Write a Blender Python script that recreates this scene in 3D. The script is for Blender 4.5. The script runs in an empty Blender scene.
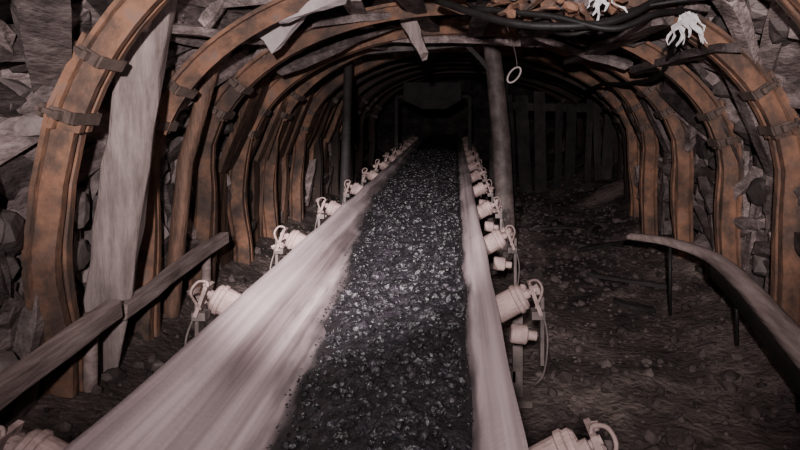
import bpy, bmesh, math, random
from mathutils import Vector, Matrix, noise
random.seed(7)
R=random.uniform
scene=bpy.context.scene

# ---------------------------------------------------------------- materials
def mat(name, cols, scale=6.0, rough=(0.6,0.9), bump=0.4, bscale=25.0, stretch=(1,1,1), island=0.0, metallic=0.0, spec=0.3, dist=0.01, grime=0.0):
    m=bpy.data.materials.new(name); m.use_nodes=True
    nt=m.node_tree; N=nt.nodes; L=nt.links
    b=N['Principled BSDF']; b.inputs['Metallic'].default_value=metallic
    b.inputs['Specular IOR Level'].default_value=spec
    tc=N.new('ShaderNodeTexCoord'); mp=N.new('ShaderNodeMapping'); mp.inputs['Scale'].default_value=stretch
    L.new(tc.outputs['Object'],mp.inputs['Vector'])
    n=N.new('ShaderNodeTexNoise'); n.inputs['Scale'].default_value=scale; n.inputs['Detail'].default_value=8; n.inputs['Roughness'].default_value=0.65
    L.new(mp.outputs[0],n.inputs['Vector'])
    cr=N.new('ShaderNodeValToRGB'); e=cr.color_ramp.elements
    while len(e)<len(cols): e.new(0.5)
    for i,c in enumerate(cols):
        e[i].position=0.3+0.4*i/(len(cols)-1); e[i].color=(*c,1)
    L.new(n.outputs['Fac'],cr.inputs['Fac'])
    out=cr.outputs['Color']
    if grime>0:
        ng=N.new('ShaderNodeTexNoise'); ng.inputs['Scale'].default_value=1.7; ng.inputs['Detail'].default_value=7; ng.inputs['Roughness'].default_value=.7
        L.new(tc.outputs['Object'],ng.inputs['Vector'])
        mr0=N.new('ShaderNodeMapRange'); mr0.inputs['From Min'].default_value=.42; mr0.inputs['From Max'].default_value=.62; mr0.inputs['To Max'].default_value=grime
        L.new(ng.outputs['Fac'],mr0.inputs['Value'])
        mg=N.new('ShaderNodeMixRGB'); mg.inputs[2].default_value=(.038,.028,.026,1)
        L.new(mr0.outputs[0],mg.inputs[0]); L.new(out,mg.inputs[1]); out=mg.outputs[0]
    if island>0:
        g=N.new('ShaderNodeNewGeometry'); hs=N.new('ShaderNodeHueSaturation')
        mr=N.new('ShaderNodeMapRange'); mr.inputs['To Min'].default_value=1-island; mr.inputs['To Max'].default_value=1+island
        L.new(g.outputs['Random Per Island'],mr.inputs['Value']); L.new(mr.outputs[0],hs.inputs['Value'])
        L.new(out,hs.inputs['Color']); out=hs.outputs['Color']
    L.new(out,b.inputs['Base Color'])
    n2=N.new('ShaderNodeTexNoise'); n2.inputs['Scale'].default_value=bscale; n2.inputs['Detail'].default_value=6
    L.new(mp.outputs[0],n2.inputs['Vector'])
    r=N.new('ShaderNodeMapRange'); r.inputs['To Min'].default_value=rough[0]; r.inputs['To Max'].default_value=rough[1]
    L.new(n2.outputs['Fac'],r.inputs['Value']); L.new(r.outputs[0],b.inputs['Roughness'])
    bp=N.new('ShaderNodeBump'); bp.inputs['Strength'].default_value=bump; bp.inputs['Distance'].default_value=dist
    L.new(n2.outputs['Fac'],bp.inputs['Height']); L.new(bp.outputs[0],b.inputs['Normal'])
    return m

M_rust=mat('rusty_steel',[(0.045,0.032,0.028),(0.13,0.078,0.058),(0.28,0.138,0.084),(0.20,0.142,0.124)],scale=5.5,stretch=(1,2.5,0.8),bump=0.6,island=0.15,grime=.8)
M_rustd=mat('far_shade_rusty_steel',[(0.012,0.009,0.008),(0.03,0.019,0.015),(0.05,0.028,0.02)],scale=4.5,bump=0.6,grime=.5)  # darkened copy of the rust; far-tunnel shade put into the arch colour
M_clamp=mat('clamp_steel',[(0.05,0.036,0.03),(0.15,0.105,0.09)],scale=12,island=0.2)
M_wood=mat('grey_timber',[(0.055,0.042,0.040),(0.19,0.147,0.142),(0.39,0.312,0.302)],scale=4,stretch=(4,1,4),bump=0.9,bscale=18,island=0.7,dist=0.014,grime=.6)
M_brown=mat('brown_slab_timber',[(0.035,0.023,0.019),(0.13,0.073,0.052),(0.27,0.148,0.10)],scale=4,stretch=(4,4,.8),bump=0.8,bscale=16,island=0.6,dist=0.015,grime=.5)
M_dark=mat('shade_dark_timber',[(0.010,0.008,0.008),(0.025,0.020,0.020),(0.045,0.036,0.035)],scale=4,bump=0.7,island=.4)  # gloom of the far tunnel put into the timber colour; floor boards share it
M_post=mat('dusty_prop_timber',[(0.12,0.09,0.084),(0.25,0.195,0.186),(0.39,0.31,0.298)],scale=4,stretch=(4,4,0.6),bump=0.9,bscale=14,dist=0.015,grime=.3)
M_rail=mat('dusty_rail_timber',[(0.14,0.10,0.092),(0.28,0.21,0.197),(0.42,0.33,0.31)],scale=4,stretch=(5,.6,5),bump=0.7,bscale=10,dist=0.01,grime=.2)
M_pale=mat('pale_dusty_board',[(0.27,0.22,0.22),(0.50,0.43,0.435)],scale=4,stretch=(1,3,1),bump=0.5,bscale=16)
M_rock=mat('mine_rock',[(0.010,0.008,0.008),(0.035,0.028,0.027),(0.085,0.068,0.066)],scale=3,bump=1.0,bscale=9,dist=0.04)
M_stone=mat('loose_stone',[(0.06,0.048,0.046),(0.22,0.175,0.168)],scale=8,bump=0.9,bscale=20,island=0.75)
M_rub=mat('coal_rubble',[(0.03,0.023,0.021),(0.10,0.077,0.072)],scale=8,bump=0.9,bscale=20,island=0.6)
M_floor=mat('coal_dust_floor',[(0.013,0.010,0.010),(0.075,0.058,0.053),(0.30,0.23,0.21)],scale=1.5,bump=1.0,bscale=30,dist=0.025)
M_coal=mat('coal',[(0.003,0.0025,0.003),(0.006,0.005,0.0065),(0.018,0.015,0.019)],scale=26,rough=(0.25,0.65),bump=1.0,bscale=70,island=0.5,spec=0.42,dist=0.01)
M_black=mat('black_rubber',[(0.006,0.005,0.005),(0.018,0.015,0.015)],scale=12,rough=(0.4,0.7))
M_roll=mat('dusty_roller',[(0.10,0.066,0.061),(0.34,0.245,0.232)],scale=9,bump=0.5,bscale=40,island=.35)
M_steel=mat('dark_dusty_steel',[(0.03,0.024,0.023),(0.085,0.066,0.062),(0.16,0.125,0.12)],scale=8,rough=(0.4,0.8),bump=0.3)
M_hood=mat('shade_dark_steel',[(0.010,0.008,0.008),(0.028,0.023,0.023)],scale=5,bump=0.3)  # hood colour darkened to stand in for shade beyond the portal
M_rag=mat('white_rag',[(0.5,0.47,0.47),(0.85,0.82,0.82)],scale=8,bump=0.3)

def belt_mat():
    m=bpy.data.materials.new('dusty_belt_rubber'); m.use_nodes=True
    nt=m.node_tree; N=nt.nodes; L=nt.links; b=N['Principled BSDF']
    tc=N.new('ShaderNodeTexCoord')
    def nz(sc,st,det=6):
        mp=N.new('ShaderNodeMapping'); mp.inputs['Scale'].default_value=st
        L.new(tc.outputs['Object'],mp.inputs['Vector'])
        n=N.new('ShaderNodeTexNoise'); n.inputs['Scale'].default_value=sc; n.inputs['Detail'].default_value=det
        L.new(mp.outputs[0],n.inputs['Vector']); return n
    n1=nz(30,(1,0.014,0.2)); n2=nz(3,(1,0.2,1)); n3=nz(70,(1,1,1))
    cr=N.new('ShaderNodeValToRGB'); e=cr.color_ramp.elements
    e[0].position=0.37; e[0].color=(0.12,0.088,0.090,1); e[1].position=0.60; e[1].color=(0.41,0.322,0.33,1)
    mx=N.new('ShaderNodeMath'); mx.operation='MULTIPLY_ADD'; mx.inputs[1].default_value=0.6
    m2=N.new('ShaderNodeMath'); m2.operation='MULTIPLY'; m2.inputs[1].default_value=0.4
    L.new(n2.outputs['Fac'],m2.inputs[0]); L.new(n1.outputs['Fac'],mx.inputs[0]); L.new(m2.outputs[0],mx.inputs[2])
    L.new(mx.outputs[0],cr.inputs['Fac'])
    at=N.new('ShaderNodeAttribute'); at.attribute_name='coal_dust'
    n4=nz(34,(1,.14,1)); a=N.new('ShaderNodeMath'); a.operation='MULTIPLY_ADD'; a.inputs[1].default_value=1.0
    s=N.new('ShaderNodeMath'); s.operation='SUBTRACT'; s.inputs[1].default_value=.5
    L.new(n4.outputs['Fac'],s.inputs[0]); L.new(s.outputs[0],a.inputs[0]); L.new(at.outputs['Fac'],a.inputs[2])
    mr=N.new('ShaderNodeMapRange'); mr.inputs['From Min'].default_value=.15; mr.inputs['From Max'].default_value=.9
    L.new(a.outputs[0],mr.inputs['Value'])
    mg=N.new('ShaderNodeMixRGB'); mg.inputs[2].default_value=(.02,.017,.018,1)
    L.new(mr.outputs[0],mg.inputs[0]); L.new(cr.outputs[0],mg.inputs[1])
    L.new(mg.outputs[0],b.inputs['Base Color'])
    b.inputs['Roughness'].default_value=0.5; b.inputs['Specular IOR Level'].default_value=.35
    bp=N.new('ShaderNodeBump'); bp.inputs['Strength'].default_value=0.25; bp.inputs['Distance'].default_value=0.004
    L.new(n3.outputs['Fac'],bp.inputs['Height']); L.new(bp.outputs[0],b.inputs['Normal'])
    return m
M_belt=belt_mat()

# ---------------------------------------------------------------- helpers
def finish(bm,name,material,parent=None,smooth=False,bevel=0.0):
    bmesh.ops.recalc_face_normals(bm,faces=bm.faces)
    me=bpy.data.meshes.new(name); bm.to_mesh(me); bm.free()
    ms=material if isinstance(material,list) else [material]
    for x in ms: me.materials.append(x)
    if smooth:
        for p in me.polygons: p.use_smooth=True
    o=bpy.data.objects.new(name,me); scene.collection.objects.link(o)
    if parent: o.parent=parent
    if bevel>0:
        mo=o.modifiers.new('bevel','BEVEL'); mo.width=bevel; mo.segments=2; mo.limit_method='ANGLE'
    return o

def frame(p0,p1,up=Vector((0,0,1))):
    z=(p1-p0).normalized()
    if abs(z.dot(up))>0.98: up=Vector((0,1,0))
    x=up.cross(z).normalized(); y=z.cross(x)
    return x,y,z

def plank(bm,p0,p1,w,t,up=Vector((0,0,1)),seg=5,jit=0.006,taper=1.0,mi=0):
    p0=Vector(p0);p1=Vector(p1); x,y,z=frame(p0,p1,up)
    rings=[]
    ph=R(0,100)
    for i in range(seg+1):
        f=i/seg; c=p0.lerp(p1,f)
        s=1+(taper-1)*f
        c=c+x*noise.noise(Vector((ph,f*2,0)))*0.02+y*noise.noise(Vector((ph,f*2,5)))*0.02
        ring=[]
        for a,b in ((-1,-1),(0,-1.08),(1,-1),(1,1),(0,1.08),(-1,1)):
            ring.append(bm.verts.new(c+x*(a*w*0.5*s+R(-jit,jit))+y*(b*t*0.5*s+R(-jit,jit)*0.6)+z*(R(-jit,jit)*(3 if i in(0,seg) else 1))))
        rings.append(ring)
    k=6
    for i in range(seg):
        for j in range(k):
            f=bm.faces.new((rings[i][j],rings[i][(j+1)%k],rings[i+1][(j+1)%k],rings[i+1][j])); f.material_index=mi
    f=bm.faces.new(rings[0][::-1]); f.material_index=mi
    f=bm.faces.new(rings[-1]); f.material_index=mi

def log(bm,pts,r0,r1=None,k=12,rough=0.06,mi=0,sub=8):
    r1=r1 or r0
    pts=[Vector(p) for p in pts]
    full=[]
    for a,b in zip(pts[:-1],pts[1:]):
        for i in range(sub): full.append(a.lerp(b,i/sub))
    full.append(pts[-1]); n=len(full); ph=R(0,50); rings=[]
    for i,c in enumerate(full):
        a=full[max(0,i-1)]; b=full[min(n-1,i+1)]
        x,y,z=frame(a,b,Vector((0,1,0)) if abs((b-a).normalized().y)<0.9 else Vector((0,0,1)))
        r=r0+(r1-r0)*i/(n-1); ring=[]
        for j in range(k):
            an=2*math.pi*j/k
            rr=r*(1+rough*2*noise.noise(Vector((math.cos(an)*1.5+ph,math.sin(an)*1.5,i*0.25))))
            ring.append(bm.verts.new(c+x*math.cos(an)*rr+y*math.sin(an)*rr))
        rings.append(ring)
    for i in range(n-1):
        for j in range(k):
            f=bm.faces.new((rings[i][j],rings[i][(j+1)%k],rings[i+1][(j+1)%k],rings[i+1][j])); f.material_index=mi; f.smooth=True
    for f in (bm.faces.new(rings[0][::-1]),bm.faces.new(rings[-1])): f.material_index=mi

def catmull(pts,n=10):
    pts=[Vector(p) for p in pts]; P=[pts[0]]+pts+[pts[-1]]; out=[]
    for i in range(1,len(P)-2):
        for k in range(n):
            t=k/n
            out.append(0.5*((2*P[i])+(-P[i-1]+P[i+1])*t+(2*P[i-1]-5*P[i]+4*P[i+1]-P[i+2])*t*t+(-P[i-1]+3*P[i]-3*P[i+1]+P[i+2])*t**3))
    out.append(pts[-1]); return out

def wire(bm,pts,r,k=8,n=8,mi=0): log(bm,catmull(pts,n),r,k=k,rough=0,mi=mi,sub=1)

ICO={}
for sub in (1,2):
    tb=bmesh.new(); bmesh.ops.create_icosphere(tb,subdivisions=sub,radius=1.0); tb.verts.ensure_lookup_table()
    ICO[sub]=([v.co.copy() for v in tb.verts],[[v.index for v in f.verts] for f in tb.faces]); tb.free()
def chunk(bm,c,s,mi=0,sub=1,flat=1.0):
    vs,fs=ICO[sub]; c=Vector(c)
    sc=Vector((R(.7,1.3),R(.7,1.3),R(.55,1.0)*flat))*s
    rot=Matrix.Rotation(R(0,6.28),3,'Z')@Matrix.Rotation(R(-.6,.6),3,'X')
    ph=R(0,99); nv=[]
    for co in vs:
        q=co*(R(0.72,1.12) if sub==1 else (R(.93,1.05)*(1+.35*noise.noise(co*1.3+Vector((ph,0,0))))))
        if sub==2: q=Vector((max(-.75,min(.75,q.x)),max(-.7,min(.7,q.y)),max(-.7,min(.7,q.z))))
        nv.append(bm.verts.new(c+rot@Vector((q.x*sc.x,q.y*sc.y,q.z*sc.z))))
    for f in fs:
        g=bm.faces.new([nv[i] for i in f]); g.material_index=mi

def box(bm,c,size,rot=None,mi=0):
    c=Vector(c); rot=rot or Matrix.Identity(3); v=[]
    for sx in(-.5,.5):
        for sy in(-.5,.5):
            for sz in(-.5,.5): v.append(bm.verts.new(c+rot@Vector((sx*size[0],sy*size[1],sz*size[2]))))
    for q in ((0,1,3,2),(4,6,7,5),(0,4,5,1),(2,3,7,6),(0,2,6,4),(1,5,7,3)):
        f=bm.faces.new([v[i] for i in q]); f.material_index=mi

# ---------------------------------------------------------------- tunnel section
CX=0.03; SPR=0.95
def HC(y): return 1.16+0.36*max(0,min(1,(3.7-y)/0.9))
def aL(y): return 1.83
def aR(y): return 1.88+max(0,min(0.75,(y-6.2)*0.2))
def prof(y,s,off=0.0):
    if s<0: return Vector((CX+aR(y)+off,y,SPR*(1+s))),Vector((1,0,0))
    if s>1: return Vector((CX-aL(y)-off,y,SPR*(2-s))),Vector((-1,0,0))
    t=math.pi*s; a=aR(y) if t<math.pi/2 else aL(y); h=HC(y)
    nn=Vector((math.cos(t)/a,0,math.sin(t)/h)).normalized()
    return Vector((CX+a*math.cos(t),y,SPR+h*math.sin(t)))+nn*off,nn

ARCH_Y=[0.35,1.1,1.8,2.75,3.5,4.25,5.1,5.95,6.9,7.9,9.0,10.2,11.5,13.0]
PRO=[(-.115,0),(-.115,-.022),(-.086,-.03),(-.068,-.125),(-.02,-.125),(-.015,-.112),(.015,-.112),(.02,-.125),(.068,-.125),(.086,-.03),(.115,-.022),(.115,0),(.072,0),(.045,-.10),(-.045,-.10),(-.072,0)]
PRO=[(a*.86,b*.9) for a,b in PRO]
def arch_wob(s,seed,p,lean):
    return noise.noise(Vector((s*1.6,seed*3.1,0)))*0.05, noise.noise(Vector((s*1.1,seed*2.3,9)))*0.18+lean*p.z
def arch_sweep(bm,y,s0,s1,inset,n,seed,lean):
    rings=[]
    for i in range(n+1):
        s=s0+(s1-s0)*i/n
        p,nn=prof(y,s); w,yo=arch_wob(s,seed,p,lean)
        tw=noise.noise(Vector((s*1.5,seed*1.7,4)))*.35
        c=p+nn*(w-inset)+Vector((0,yo,0)); ay=Vector((0,1,0))*math.cos(tw)+nn*math.sin(tw); an=nn*math.cos(tw)-Vector((0,1,0))*math.sin(tw)
        rings.append([bm.verts.new(c+ay*a+an*b) for a,b in PRO])
    k=len(PRO)
    for i in range(n):
        for j in range(k): bm.faces.new((rings[i][j],rings[i][(j+1)%k],rings[i+1][(j+1)%k],rings[i+1][j]))
    bm.faces.new(rings[0][::-1]); bm.faces.new(rings[-1])
def arch_clamp(bm,y,s,seed,lean):
    p,nn=prof(y,s); w,yo=arch_wob(s,seed,p,lean)
    c=p+nn*w+Vector((0,yo,0)); tg=Vector((-nn.z,0,nn.x))
    rot=Matrix((nn,Vector((0,1,0)),tg)).transposed()@Matrix.Rotation(noise.noise(Vector((s*1.5,seed*1.7,4)))*.35,3,'Z')
    e=rot@Vector((0,1,0)); n_=rot@Vector((1,0,0))
    box(bm,c+n_*-.146,(0.014,0.16,0.05),rot,1)
    box(bm,c+n_*-.02,(0.016,0.23,0.055),rot,1)
    for sg in(-1,1):
        box(bm,c+n_*-.082+e*(sg*.086),(0.12,0.014,0.05),rot,1)
        box(bm,c+n_*-.045+e*(sg*.105),(0.10,0.02,0.02),rot,1)
        box(bm,c+n_*-.10+e*(sg*.105),(0.02,0.036,0.036),rot,1)
for i,y in enumerate(ARCH_Y):
    bm=bmesh.new(); sd=i+1; lean=R(-0.04,0.04)
    j=0.04*R(-1,1)
    arch_sweep(bm,y,-1,0.16+j,0,16,sd,lean)
    arch_sweep(bm,y,0.07+j,0.93+j,0.028,36,sd,lean)
    arch_sweep(bm,y,0.84+j,2,0,16,sd,lean)
    for s in (0.085+j,0.145+j,0.855+j,0.915+j): arch_clamp(bm,y,s,sd,lean)
    for s in(-1,2):
        p,nn=prof(y,s); w,yo=arch_wob(s,sd,p,lean); box(bm,p+nn*(w-.06)+Vector((0,yo,.01)),(0.2,0.26,0.03),None,1)
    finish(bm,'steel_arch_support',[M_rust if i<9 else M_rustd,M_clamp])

# ---------------------------------------------------------------- shell
def shell(name,s0,s1,ns,off=0.40):
    bm=bmesh.new(); ny=110; grid=[]
    for a in range(ny+1):
        y=-2.5+19.0*a/ny; row=[]
        for b in range(ns+1):
            s=s0+(s1-s0)*b/ns
            p,nn=prof(y,s,off)
            if s<-0.999 or s>1.999: p.z-=0.3
            d=noise.fractal(p*1.6,1.0,2.0,4)*0.12+ abs(noise.noise(p*3.7))*0.07
            row.append(bm.verts.new(p+nn*d))
        grid.append(row)
    for a in range(ny):
        for b in range(ns): bm.faces.new((grid[a][b],grid[a+1][b],grid[a+1][b+1],grid[a][b+1]))
    return finish(bm,name,M_rock)
shell('wall_right',-1,0.12,16); shell('wall_left',0.88,2,16); shell('ceiling',0.12,0.88,34)
def floor_z(x,y):
    z=noise.fractal(Vector((x*1.4,y*1.4,3)),1.0,2.0,5)*0.05+abs(noise.noise(Vector((x*6,y*6,0))))*0.03-0.02
    if x>1.15: z+=(x-1.15)**2*0.35*(0.7+0.6*noise.noise(Vector((x,y*1.2,7))))
    if x<-1.2: z+=(-1.2-x)**2*0.35
    return z
bm=bmesh.new(); nx=110; ny=320; g=[]
for a in range(ny+1):
    y=-2.5+19*a/ny; g.append([bm.verts.new((x,y,floor_z(x,y)+noise.noise(Vector((x*17,y*17,0)))*.008)) for x in [-2.5+5.85*b/nx for b in range(nx+1)]])
for a in range(ny):
    for b in range(nx): bm.faces.new((g[a][b],g[a][b+1],g[a+1][b+1],g[a+1][b]))
finish(bm,'floor',M_floor,smooth=True)
for nm,yy in (('wall_back',16.3),('wall_front',-2.4)):
    bm=bmesh.new(); g=[]
    for a in range(25):
        g.append([bm.verts.new((-2.6+6.0*b/40,yy+noise.noise(Vector((b*.3,a*.3,1)))*.25,-0.2+3.3*a/24)) for b in range(41)])
    for a in range(24):
        for b in range(40): bm.faces.new((g[a][b],g[a][b+1],g[a+1][b+1],g[a+1][b]))
    finish(bm,nm,M_rock)

# ---------------------------------------------------------------- lagging
def lagging(name,s0,s1,skip,tilt,m):
    bm=bmesh.new()
    for i in range(len(ARCH_Y)-1):
        ya,yb=ARCH_Y[i],ARCH_Y[i+1]
        for layer,off in ((0,0.05),(1,0.15)):
            s=s0
            while s<s1:
                p,_=prof(ya,s); q,_=prof(ya,s+0.01); d=(p-q).length/0.01
                s+=R(0.10,0.19)/d
                if s>s1 or random.random()<(skip if layer==0 else skip*0.3): continue
                t=R(-tilt,tilt)
                e0,e1=ya-R(.05,.2),yb+R(.05,.2)
                p0,n0=prof(e0,min(1.97,max(-.97,s-t*0.1)),off+R(-.02,0.04)); p1,n1=prof(e1,min(1.97,max(-.97,s+t*0.1)),off+R(-.02,0.04))
                plank(bm,p0,p1,R(.09,.20),R(.022,.06),up=n0+Vector((R(-.2,.2),0,R(-.2,.2))),seg=4,jit=0.012)
    return finish(bm,name,m)
lagging('timber_lagging_left',0.8,1.98,0.28,1.0,M_wood)
lagging('timber_lagging_right',-0.98,0.2,0.32,1.0,M_wood)
lagging('timber_lagging_roof',0.2,0.8,0.34,0.7,M_wood)

bm=bmesh.new()
for k in range(260):
    y=R(1.5,9.0) if k%3 else R(2.0,4.2); left=random.random()<0.55
    s=R(0.68,1.75) if left else R(-0.7,0.32)
    p,nn=prof(y,s,R(-0.05,0.05)); tg=Vector((-nn.z,0,nn.x))
    a=R(-1.5,1.5); d=(tg*math.sin(a)+Vector((0,1,0))*math.cos(a))*R(.12,.36)
    plank(bm,p-d+nn*R(0,.07),p+d+nn*R(-.02,.06),R(.06,.16),R(.03,.09),up=nn+Vector((R(-.3,.3),R(-.3,.3),R(-.3,.3))),seg=4,jit=0.014,taper=R(.5,1))
finish(bm,'broken_timber_wedges',M_wood)
bm=bmesh.new()
y=4.5
while y<10.5:
    w=R(.12,.2)
    if random.random()<.85:
        a,_=prof(y,1.95,.02); b,_=prof(y,1.02,.0+R(-.02,.03)); c,_=prof(y,.80,.02); d,_=prof(y,.62,.05)
        o=R(-.08,.08)
        plank(bm,a,b+Vector((0,o,0)),w,.05,up=Vector((1,0,0)),seg=5,jit=.01)
        plank(bm,b+Vector((.02,o,-.08)),c+Vector((0,o,0)),w*.95,.045,up=Vector((1,0,0)),seg=4,jit=.01)
        if random.random()<.6: plank(bm,c+Vector((.03,o,-.05)),d+Vector((0,o,0)),w*.9,.04,up=Vector((1,0,-.5)),seg=3,jit=.01)
    y+=w+R(.0,.10)
y=3.75
while y<9.0:
    w=R(.08,.15)
    if random.random()<.7:
        a,_=prof(y,-.8,.02); b,_=prof(y,.02,.02); c,_=prof(y,.2,.04); o=R(-.2,.2)
        plank(bm,a,b+Vector((0,o,0)),w,.04,up=Vector((1,0,0)),seg=5,jit=.01,mi=1)
        if random.random()<.7: plank(bm,b+Vector((-.02,o,-.08)),c+Vector((0,o*1.5,0)),w*.95,.04,up=Vector((1,0,0)),seg=4,jit=.01,mi=1)
    y+=w+R(.05,.25)
finish(bm,'upright_slab_lining',[M_brown,M_wood])
bm=bmesh.new()
for k in range(700):
    y=R(1.2,10) if k%2 else R(1.8,5); s=R(-0.9,1.9) if k%2 else random.choice((R(-.4,.3),R(.7,1.4)))
    p,nn=prof(y,s,R(0.03,0.16))
    chunk(bm,p,R(.04,.14),sub=2)
finish(bm,'wedged_rock',M_stone)

# ---------------------------------------------------------------- left props, rails
bm=bmesh.new()
plank(bm,(-1.77,3.04,0.0),(-1.40,2.98,2.12),0.21,0.12,up=Vector((0.35,-1,0)),seg=14,jit=0.010,taper=0.9)
finish(bm,'leaning_timber_prop',M_post,bevel=0.014)
bm=bmesh.new()
log(bm,[(-1.72,3.75,0),(-1.64,3.78,1.0),(-1.45,3.8,1.72)],0.05,0.045)
finish(bm,'thin_timber_prop',M_brown)
bm=bmesh.new()
plank(bm,(-1.54,1.3,0.33),(-1.56,2.85,0.42),.075,.085,seg=12,jit=.006)
plank(bm,(-1.58,2.95,0.38),(-1.57,4.25,0.46),.06,.075,seg=9,jit=.006)
for y in (1.5,2.8,4.1): log(bm,[(-1.64,y,0.0),(-1.64,y,0.42)],0.03)
finish(bm,'timber_handrail',M_rail,bevel=.01)

bm=bmesh.new()
log(bm,[(0.47,5.8,0),(0.44,5.8,1.0),(0.33,5.75,1.98)],0.095,0.08,mi=1)
plank(bm,(-1.15,5.78,1.84),(0.5,5.74,1.98),0.13,0.09,seg=8,mi=1)
plank(bm,(0.43,5.72,1.55),(0.1,5.76,1.93),0.05,0.04)
log(bm,[(-1.12,6.2,0),(-1.06,6.2,1.85)],0.045)
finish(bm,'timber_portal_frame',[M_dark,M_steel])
bm=bmesh.new()
log(bm,[(0.56,9.0,0),(0.56,9.0,2.0)],0.07)
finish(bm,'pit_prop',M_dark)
bm=bmesh.new()
x=0.72
while x<2.5:
    w=R(.10,.2); h=1.75-0.3*max(0,x-1.3)-R(0,.3)
    plank(bm,(x,9.55+R(-.04,.04),-0.02),(x+R(-.08,.08),9.55+R(-.04,.04),h),w,0.03,up=Vector((0,1,0)),seg=5)
    x+=w+R(.0,.12)
plank(bm,(0.6,9.62,1.35),(2.6,9.62,1.3),0.12,0.05,up=Vector((0,1,0)),seg=6)
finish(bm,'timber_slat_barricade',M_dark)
bm=bmesh.new()
for (x0,x1,z0,z1,y) in ((-.80,.1,1.30,1.72,9.6),):
    v=[bm.verts.new(p) for p in ((x0,y,z0+.14),(x0+.3,y-.05,z0),(x1-.25,y-.05,z0),(x1,y,z0+.14),(x1,y,z1),(x0,y,z1),
       (x0,y+1.1,z0+.14),(x0+.3,y+1.1,z0),(x1-.25,y+1.1,z0),(x1,y+1.1,z0+.14),(x1,y+1.1,z1),(x0,y+1.1,z1))]
    bm.faces.new(v[:6]); bm.faces.new(v[6:][::-1])
    for i in range(6): bm.faces.new((v[i],v[(i+1)%6],v[6+(i+1)%6],v[6+i]))
box(bm,(-.95,10.1,.75),(.06,.06,1.5)); box(bm,(.24,10.1,.75),(.06,.06,1.5)); box(bm,(-.36,10.1,1.5),(1.2,.05,.06))
finish(bm,'conveyor_transfer_hood',M_hood,bevel=.01)

# ---------------------------------------------------------------- belt conveyor
conv=bpy.data.objects.new('belt_conveyor',None); scene.collection.objects.link(conv)
XL,XR,XC1,XC2=-0.80,0.15,-0.50,-0.13
ZE,ZB=0.65,0.50
def belt_z(x):
    def seg(x):
        if x<XC1: return ZB+(ZE-ZB)*(XC1-x)/(XC1-XL)
        if x>XC2: return ZB+(ZE-ZB)*(x-XC2)/(XR-XC2)
        return ZB
    return sum(seg(x+d) for d in (-.05,-.025,0,.025,.05))/5
def coal_edges(y):
    t=max(0,min(1,(y-1.5)/4.0)); t=t*t*(3-2*t)
    l=-0.455-0.21*t+noise.noise(Vector((y*2.2,1,1)))*.045+noise.noise(Vector((y*9,1,1)))*.02
    r=0.040+noise.noise(Vector((y*2.2,8,1)))*.014
    return l,r
IDL=[1.30+1.06*i for i in range(-2,13)]
def sag(y): return -0.012*abs(math.sin(math.pi*(y-1.30)/1.06))
bm=bmesh.new(); nx=40; ny=340; top=[];bot=[]; dust=[]
for a in range(ny+1):
    y=-1.2+16.6*a/ny; e0=noise.noise(Vector((y*1.5,0,0)))*.010; e1=noise.noise(Vector((y*1.5,5,0)))*.008
    rt=[];rb=[]; l,r=coal_edges(y)
    for b in range(nx+1):
        x=XL+e0+(XR+e1-XL-e0)*b/nx
        sx=abs((b/nx)-.5)*2
        z=belt_z(x)+sag(y)*sx+noise.noise(Vector((x*3,y*1.2,2)))*.006
        rt.append(bm.verts.new((x,y,z))); rb.append(bm.verts.new((x,y,z-.013)))
        dd=max(l-x,x-r,0); k=math.exp(-dd/(.055 if x<l else .015)); dust+= [k,0.2]
    top.append(rt);bot.append(rb)
for a in range(ny):
    for b in range(nx):
        f=bm.faces.new((top[a][b],top[a][b+1],top[a+1][b+1],top[a+1][b])); f.smooth=True
        bm.faces.new((bot[a][b],bot[a+1][b],bot[a+1][b+1],bot[a][b+1]))
    bm.faces.new((top[a][0],top[a+1][0],bot[a+1][0],bot[a][0])); bm.faces.new((top[a][nx],bot[a][nx],bot[a+1][nx],top[a+1][nx]))
for r in (0,ny):
    for b in range(nx): bm.faces.new((top[r][b],bot[r][b],bot[r][b+1],top[r][b+1]))
ob=finish(bm,'carrying_belt',M_belt,conv)
at=ob.data.attributes.new('coal_dust','FLOAT','POINT'); at.data.foreach_set('value',dust)
bm=bmesh.new(); box(bm,(-0.32,7.1,0.22),(0.98,16.6,0.013)); finish(bm,'return_belt',M_black,conv)

def cyl(bm,p0,p1,r,k=20,mi=0):
    p0=Vector(p0);p1=Vector(p1);x,y,z=frame(p0,p1,Vector((0,1,0)))
    a=[bm.verts.new(p0+(x*math.cos(t)+y*math.sin(t))*r) for t in [2*math.pi*i/k for i in range(k)]]
    b=[bm.verts.new(p1+(x*math.cos(t)+y*math.sin(t))*r) for t in [2*math.pi*i/k for i in range(k)]]
    for i in range(k):
        f=bm.faces.new((a[i],a[(i+1)%k],b[(i+1)%k],b[i])); f.smooth=True; f.material_index=mi
    f=bm.faces.new(a[::-1]);f.material_index=mi
    f=bm.faces.new(b);f.material_index=mi
def revolve(bm,p0,d,prof2,k=22,mi=0):
    d=d.normalized(); x,y,z=frame(Vector((0,0,0)),d,Vector((0,1,0))); rings=[]
    for s,r in prof2:
        rings.append([bm.verts.new(p0+d*s+(x*math.cos(2*math.pi*i/k)+y*math.sin(2*math.pi*i/k))*r) for i in range(k)])
    for A,B in zip(rings[:-1],rings[1:]):
        for i in range(k):
            f=bm.faces.new((A[i],A[(i+1)%k],B[(i+1)%k],B[i])); f.material_index=mi
    f=bm.faces.new(rings[0][::-1]);f.material_index=mi; f=bm.faces.new(rings[-1]);f.material_index=mi
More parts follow.
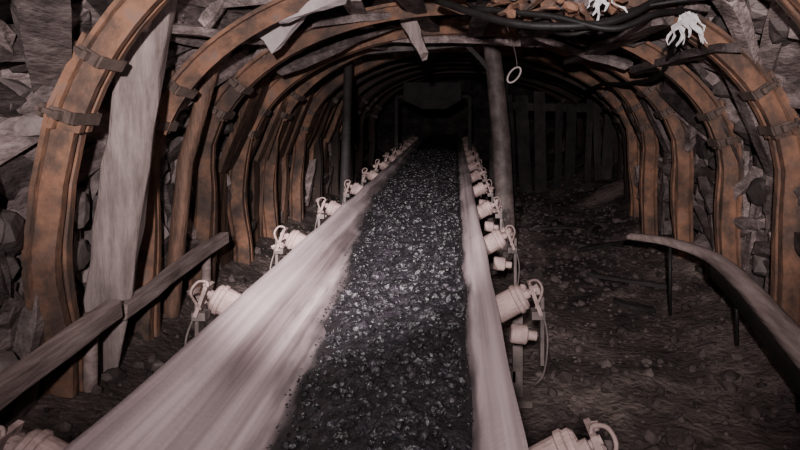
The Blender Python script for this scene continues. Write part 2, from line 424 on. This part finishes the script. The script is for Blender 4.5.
for i,y0 in enumerate(IDL):
    bm=bmesh.new(); rr=.050; y=y0
    for sg in (1,-1):
        inner=Vector((XC2 if sg>0 else XC1,y,ZB)); edge=Vector((XR if sg>0 else XL,y,ZE))
        d=(edge-inner).normalized(); nrm=Vector((-d.z*sg,0,d.x*sg)); nrm=nrm if nrm.z>0 else -nrm
        st=inner-nrm*(rr+.020)+d*.02; ln=(edge-inner).length+.07
        revolve(bm,st,d,[(0,rr*.75),(.006,rr),(ln-.04,rr),(ln-.036,rr*1.12),(ln-.022,rr*1.12),(ln-.018,rr),(ln-.006,rr*1.0),(ln+.002,rr*.82),(ln-.006,rr*.70),(ln-.004,rr*.36),(ln+.02,rr*.34),(ln+.022,rr*.2),(ln+.05,rr*.2)])
        e=st+d*(ln+.045); js=R(-.02,.02)
        box(bm,e+Vector((0,0,-.03)),(.014,.075,.12),Matrix.Rotation(-sg*.35,3,'Y'),0)
        box(bm,e+Vector((sg*.012,0,-.09)),(.05,.05,.03),None,1)
        xs=e.x+sg*.03
        wire(bm,[(e.x,y-.03,e.z-.06),(e.x+sg*.022,y-.05+js,e.z+.01),(e.x+sg*.008,y-.04,e.z+.045),(e.x-sg*.018,y-.02,e.z+.04),(e.x-sg*.022,y-.02,e.z+.02)],.005,mi=0)
        wire(bm,[(xs,y,e.z-.08),(xs+sg*.015+js,y-.02,e.z-.18),(xs+js,y-.03,e.z-.30),(xs-sg*.03,y,e.z-.36)],.004,mi=1)
        q=Vector((xs-sg*.07,y+.02,e.z-.17)); revolve(bm,q-Vector((sg*.05,0,0)),Vector((sg,0,-.12)),[(0,.03),(.005,.036),(.06,.036),(.065,.03),(.068,.018),(.10,.018)])
        box(bm,(xs,y+.03,e.z-.16),(.014,.05,.26),None,1)
        for q2 in range(5): chunk(bm,e+Vector((R(-.05,.03),R(-.05,.04),R(-.10,.03))),R(.012,.028))
    revolve(bm,Vector((XC1+.02,y,ZB-rr-.020)),Vector((1,0,0)),[(0,rr*.7),(.006,rr),(XC2-XC1-.05,rr),(XC2-XC1-.044,rr*.7)])
    finish(bm,f'idler_set_{i}',[M_roll,M_steel],conv)
bm=bmesh.new()
for x in (-.935,.285):
    for q in range(7): cyl(bm,(x,-1.2+2.2*q,.47),(x,-1.2+2.2*q+2.17,.47),.019,12)
    for y in [.65+2.2*i for i in range(7)]:
        box(bm,(x,y,.24),(.045,.05,.5)); box(bm,(x,y,.015),(.12,.14,.03))
        box(bm,(x,y+.1,.36),(.02,.22,.02),Matrix.Rotation(.7,3,'X'))
for y in [.65+2.2*i for i in range(7)]:
    box(bm,(-.325,y,.12),(1.2,.05,.05)); cyl(bm,(-.85,y+.1,.175),(.2,y+.1,.175),.038,14)
    box(bm,(-.325,y+.1,.145),(1.2,.02,.02))
finish(bm,'steel_stringer_frame',M_steel,conv)

def coal_z(x,y):
    l,r=coal_edges(y); u=(x-l)/(r-l); u=max(0,min(1,u))
    zl,zr=belt_z(l),belt_z(r)
    return zl+(zr-zl)*u+ (4*u*(1-u))**.7*(.050+.03*noise.noise(Vector((x*2,y*1.5,4))))
bm=bmesh.new(); nx=52; ny=820; g=[]
for a in range(ny+1):
    y=-0.6+15.8*a/ny; l,r=coal_edges(y); row=[]
    for b in range(nx+1):
        u=b/nx; x=l+(r-l)*u
        e=min(1,6*u,6*(1-u))
        z=coal_z(x,y)+ (noise.fractal(Vector((x*14,y*14,0)),1,2,3)*.018+abs(noise.noise(Vector((x*38,y*38,3))))*.010)*e-.004*(1-e)
        row.append(bm.verts.new((x,y,z)))
    g.append(row)
for a in range(ny):
    for b in range(nx): bm.faces.new((g[a][b],g[a][b+1],g[a+1][b+1],g[a+1][b]))
for k in range(7500):
    y=.7+ (random.random()**1.4)*9.5; l,r=coal_edges(y); x=R(l-.035,r+.004)
    if l+.02<x<r-.02: s=random.choice((.004,.006,.008,.011,.014,.02 if y>2.1 else .008))*R(.8,1.3)
    else: s=R(.002,.005)
    chunk(bm,(x,y,max(coal_z(x,y),belt_z(x))+s*.25),s)
finish(bm,'coal_load',M_coal)

# ---------------------------------------------------------------- floor rubble
bm=bmesh.new()
for k in range(4200):
    y=R(1.2,11)
    x=R(.4,2.0) if random.random()<.75 else R(-1.75,-1.0)
    s=random.choice((.008,.012,.016,.022,.03,.05 if random.random()<.25 else .015))*R(.8,1.2)
    chunk(bm,(x,y,floor_z(x,y)+s*.1),s)
finish(bm,'floor_rubble',M_rub)
bm=bmesh.new()
for k in range(12):
    y=R(3.5,7.5); x=R(.8,1.6) if k%3 else R(-1.6,-1.1); a=R(0,3.1); l=R(.12,.3); z=floor_z(x,y)+.03
    plank(bm,(x-math.cos(a)*l,y-math.sin(a)*l,z),(x+math.cos(a)*l,y+math.sin(a)*l,z+R(0,.04)),R(.04,.09),.025,seg=4,jit=.008)
finish(bm,'broken_floor_boards',M_dark)

# ---------------------------------------------------------------- right side steel trough with hanging rubber skirt
def strip_sweep(bm,path,secs,mi,wf):
    rings=[]; n=len(path)
    for i,p in enumerate(path):
        d=(path[min(n-1,i+1)]-path[max(0,i-1)]).normalized(); sd=Vector((d.y,-d.x,0)).normalized(); w=wf(i/(n-1))
        rings.append([bm.verts.new(p+sd*(a*w)+Vector((0,0,b*w))) for a,b in secs])
    k=len(secs)
    for A,B in zip(rings[:-1],rings[1:]):
        for j in range(k):
            f=bm.faces.new((A[j],A[(j+1)%k],B[(j+1)%k],B[j])); f.material_index=mi; f.smooth=True
    for f in (bm.faces.new(rings[0][::-1]),bm.faces.new(rings[-1])): f.material_index=mi
path=catmull([(1.46,1.4,.12),(1.48,2.2,.22),(1.51,2.8,.325),(1.54,3.3,.41),(1.53,3.7,.455),(1.40,4.05,.465),(1.22,4.35,.44)],10)
bm=bmesh.new()
strip_sweep(bm,path,[(-.095,-.03),(-.075,.02),(-.03,.048),(.03,.048),(.075,.02),(.095,-.03),(.085,-.032),(.066,.012),(.027,.038),(-.027,.038),(-.066,.012),(-.085,-.032)],0,lambda t:.9-.45*t)
strip_sweep(bm,path[:40],[(-.088,-.03),(-.10,-.09),(-.085,-.17),(-.05,-.23),(-.042,-.228),(-.077,-.168),(-.092,-.09),(-.080,-.03)],1,lambda t:1-.45*t)
for x,y,h in ((1.48,2.1,.2),(1.54,3.4,.42),(1.40,4.05,.45),(1.52,2.75,.3)):
    cyl(bm,(x,y,-.02),(x,y,h),.012,10,mi=1)
finish(bm,'steel_wall_trough',[M_rail,M_black])

# ---------------------------------------------------------------- roof clutter
bm=bmesh.new()
plank(bm,(-1.12,3.7,1.74),(-.78,3.55,2.06),.17,.04,up=Vector((0,-1,.2)),seg=6,jit=.01,taper=.85)
plank(bm,(-1.0,3.45,1.84),(-.60,3.4,1.99),.10,.035,up=Vector((.3,-1,.4)),seg=6,jit=.01,taper=1.3)
finish(bm,'hanging_roof_board',M_pale)
bm=bmesh.new()
plank(bm,(-.22,4.45,1.70),(-.36,4.5,2.05),.06,.06,up=Vector((0,-1,0)),seg=6,jit=.008,taper=2.2)
finish(bm,'hanging_roof_wedge',M_post)
bm=bmesh.new()
for (a,b,w) in (((-.9,4.0,1.9),(-.1,4.3,2.02),.1),((-.5,5.2,1.93),(.9,5.4,1.9),.11),((.1,3.9,2.02),(1.2,4.1,1.78),.12),((-1.3,4.6,1.62),(-.5,4.9,2.0),.12),((.5,4.8,1.95),(1.3,4.7,1.66),.1),((.3,3.5,1.99),(.9,3.7,1.93),.14),
  ((-.6,3.6,1.98),(-.7,5.0,1.96),.11),((-.3,3.5,2.0),(-.15,5.6,1.98),.12),((.2,3.6,2.0),(.15,6.0,1.95),.12),((.7,3.4,1.92),(.6,5.2,1.88),.13),((1.1,3.3,1.80),(1.0,5.4,1.74),.12),((1.45,3.3,1.66),(1.35,4.6,1.62),.12),((-.9,4.8,1.86),(-.5,6.4,1.92),.12),
  ((-1.5,2.9,1.72),(-1.15,4.1,1.78),.10),((-.2,3.4,2.03),(.9,3.5,1.99),.12),((-1.3,3.3,1.9),(-.5,3.5,2.06),.1)):
    plank(bm,a,b,w,.05,up=Vector((0,-.6,1)),seg=6,jit=.012)
finish(bm,'roof_crossbars',M_wood)
bm=bmesh.new()
for (pts,r) in (([(-.1,3.6,1.96),(.25,3.3,1.80),(.55,3.2,1.76),(.85,3.2,1.80),(1.2,3.3,1.99)],.022),
    ([(.1,3.5,1.9),(.5,3.25,1.82),(.8,3.15,1.74),(1.05,3.2,1.83),(1.35,3.4,1.86)],.017),
    ([(.3,3.7,1.93),(.6,3.3,1.73),(.95,3.25,1.86),(1.3,3.1,1.9)],.012),
    ([(1.2,3.3,1.90),(1.4,4.2,1.58),(1.45,5.2,1.54),(1.45,6.2,1.56),(1.6,8,1.50)],.018)):
    wire(bm,pts,r,k=10)
finish(bm,'power_cables',M_black)
bm=bmesh.new()
for k in range(60):
    c=Vector((R(.2,1.05),R(3.2,3.8),R(1.83,2.0)))
    if k%2: chunk(bm,c,R(.02,.06),sub=1)
    else:
        d=Vector((R(-1,1),R(-.5,.5),R(-.4,.4))).normalized()*R(.05,.14); plank(bm,c-d,c+d,R(.02,.06),.012,seg=3,jit=.006)
finish(bm,'rusty_roof_scrap',M_rust)
bm=bmesh.new()
ring=[(.38+.035*math.sin(t)+.025*math.cos(t),4.0,1.55+.05*math.cos(t)) for t in [i*math.pi/6 for i in range(13)]]
wire(bm,ring,.006,n=3); wire(bm,[(.40,4.0,1.60),(.38,4.0,1.72),(.3,4.05,1.98)],.0025,mi=1)
finish(bm,'wire_hook',[M_pale,M_steel])
def rag(name,c,strips,L0):
    bm=bmesh.new()
    for i in range(strips):
        a=R(-1.0,1.0); d=Vector((math.sin(a),R(-.3,.3),-math.cos(a)*.8)); l=L0*R(.4,1.1); w=R(.02,.065); ph=R(0,9); prev=None
        for j in range(9):
            f=j/8; p=Vector(c)+Vector((i*.008-.03,0,0))+d*l*f+Vector((noise.noise(Vector((ph,f*3,0)))*.04,noise.noise(Vector((ph,f*3,4)))*.04,-.05*f*f))
            ww=w*(1-f*.85)*(1+.5*noise.noise(Vector((ph,f*6,8)))); s=Vector((math.cos(a),.35,math.sin(a)))*ww*.5
            cur=(bm.verts.new(p-s),bm.verts.new(p+s+Vector((0,R(-.01,.01),R(-.006,.006)))))
            if prev: bm.faces.new((prev[0],prev[1],cur[1],cur[0]))
            prev=cur
    chunk(bm,c,.022,sub=2)
    o=finish(bm,name,M_rag); m=o.modifiers.new('t','SOLIDIFY'); m.thickness=.003
rag('white_rag',(1.20,3.2,1.82),9,.17); rag('white_rag',(.77,3.2,1.94),6,.15)

# ---------------------------------------------------------------- lights
def light(kind,name,loc,energy,color=(1,.91,.905),size=.1,aim=None,cone=60,blend=1):
    d=bpy.data.lights.new(name,kind); d.energy=energy; d.color=color; d.shadow_soft_size=size
    o=bpy.data.objects.new(name,d); o.location=loc; scene.collection.objects.link(o)
    if kind=='SPOT': d.spot_size=math.radians(cone); d.spot_blend=blend
    if aim: o.rotation_euler=(Vector(aim)-Vector(loc)).to_track_quat('-Z','Y').to_euler()
light('SPOT','headlamp_beam',(-.35,-.2,1.80),3900,aim=(-.50,3.5,.62),cone=28,blend=1,size=.05)
light('SPOT','wide_fill_spot',(-.1,-.7,1.70),930,aim=(-.1,4,2.10),cone=86,blend=.75,size=.05)  # added fill behind the camera, lights arches and walls
light('POINT','overhead_fill',(-.1,2.5,2.12),9,size=.12)  # added weak fill hidden above the frame, not a tunnel fixture
w=bpy.data.worlds.new('mine_darkness'); scene.world=w; w.use_nodes=True
w.node_tree.nodes['Background'].inputs[0].default_value=(.02,.018,.02,1); w.node_tree.nodes['Background'].inputs[1].default_value=.2

cd=bpy.data.cameras.new('camera'); cam=bpy.data.objects.new('camera',cd); scene.collection.objects.link(cam)
cam.location=(0,0,1.35); cam.rotation_euler=(math.pi/2,0,0); cd.lens=28; cd.sensor_width=36
cd.shift_x=-55/800; cd.shift_y=-119/800; cd.clip_start=.02
scene.camera=cam
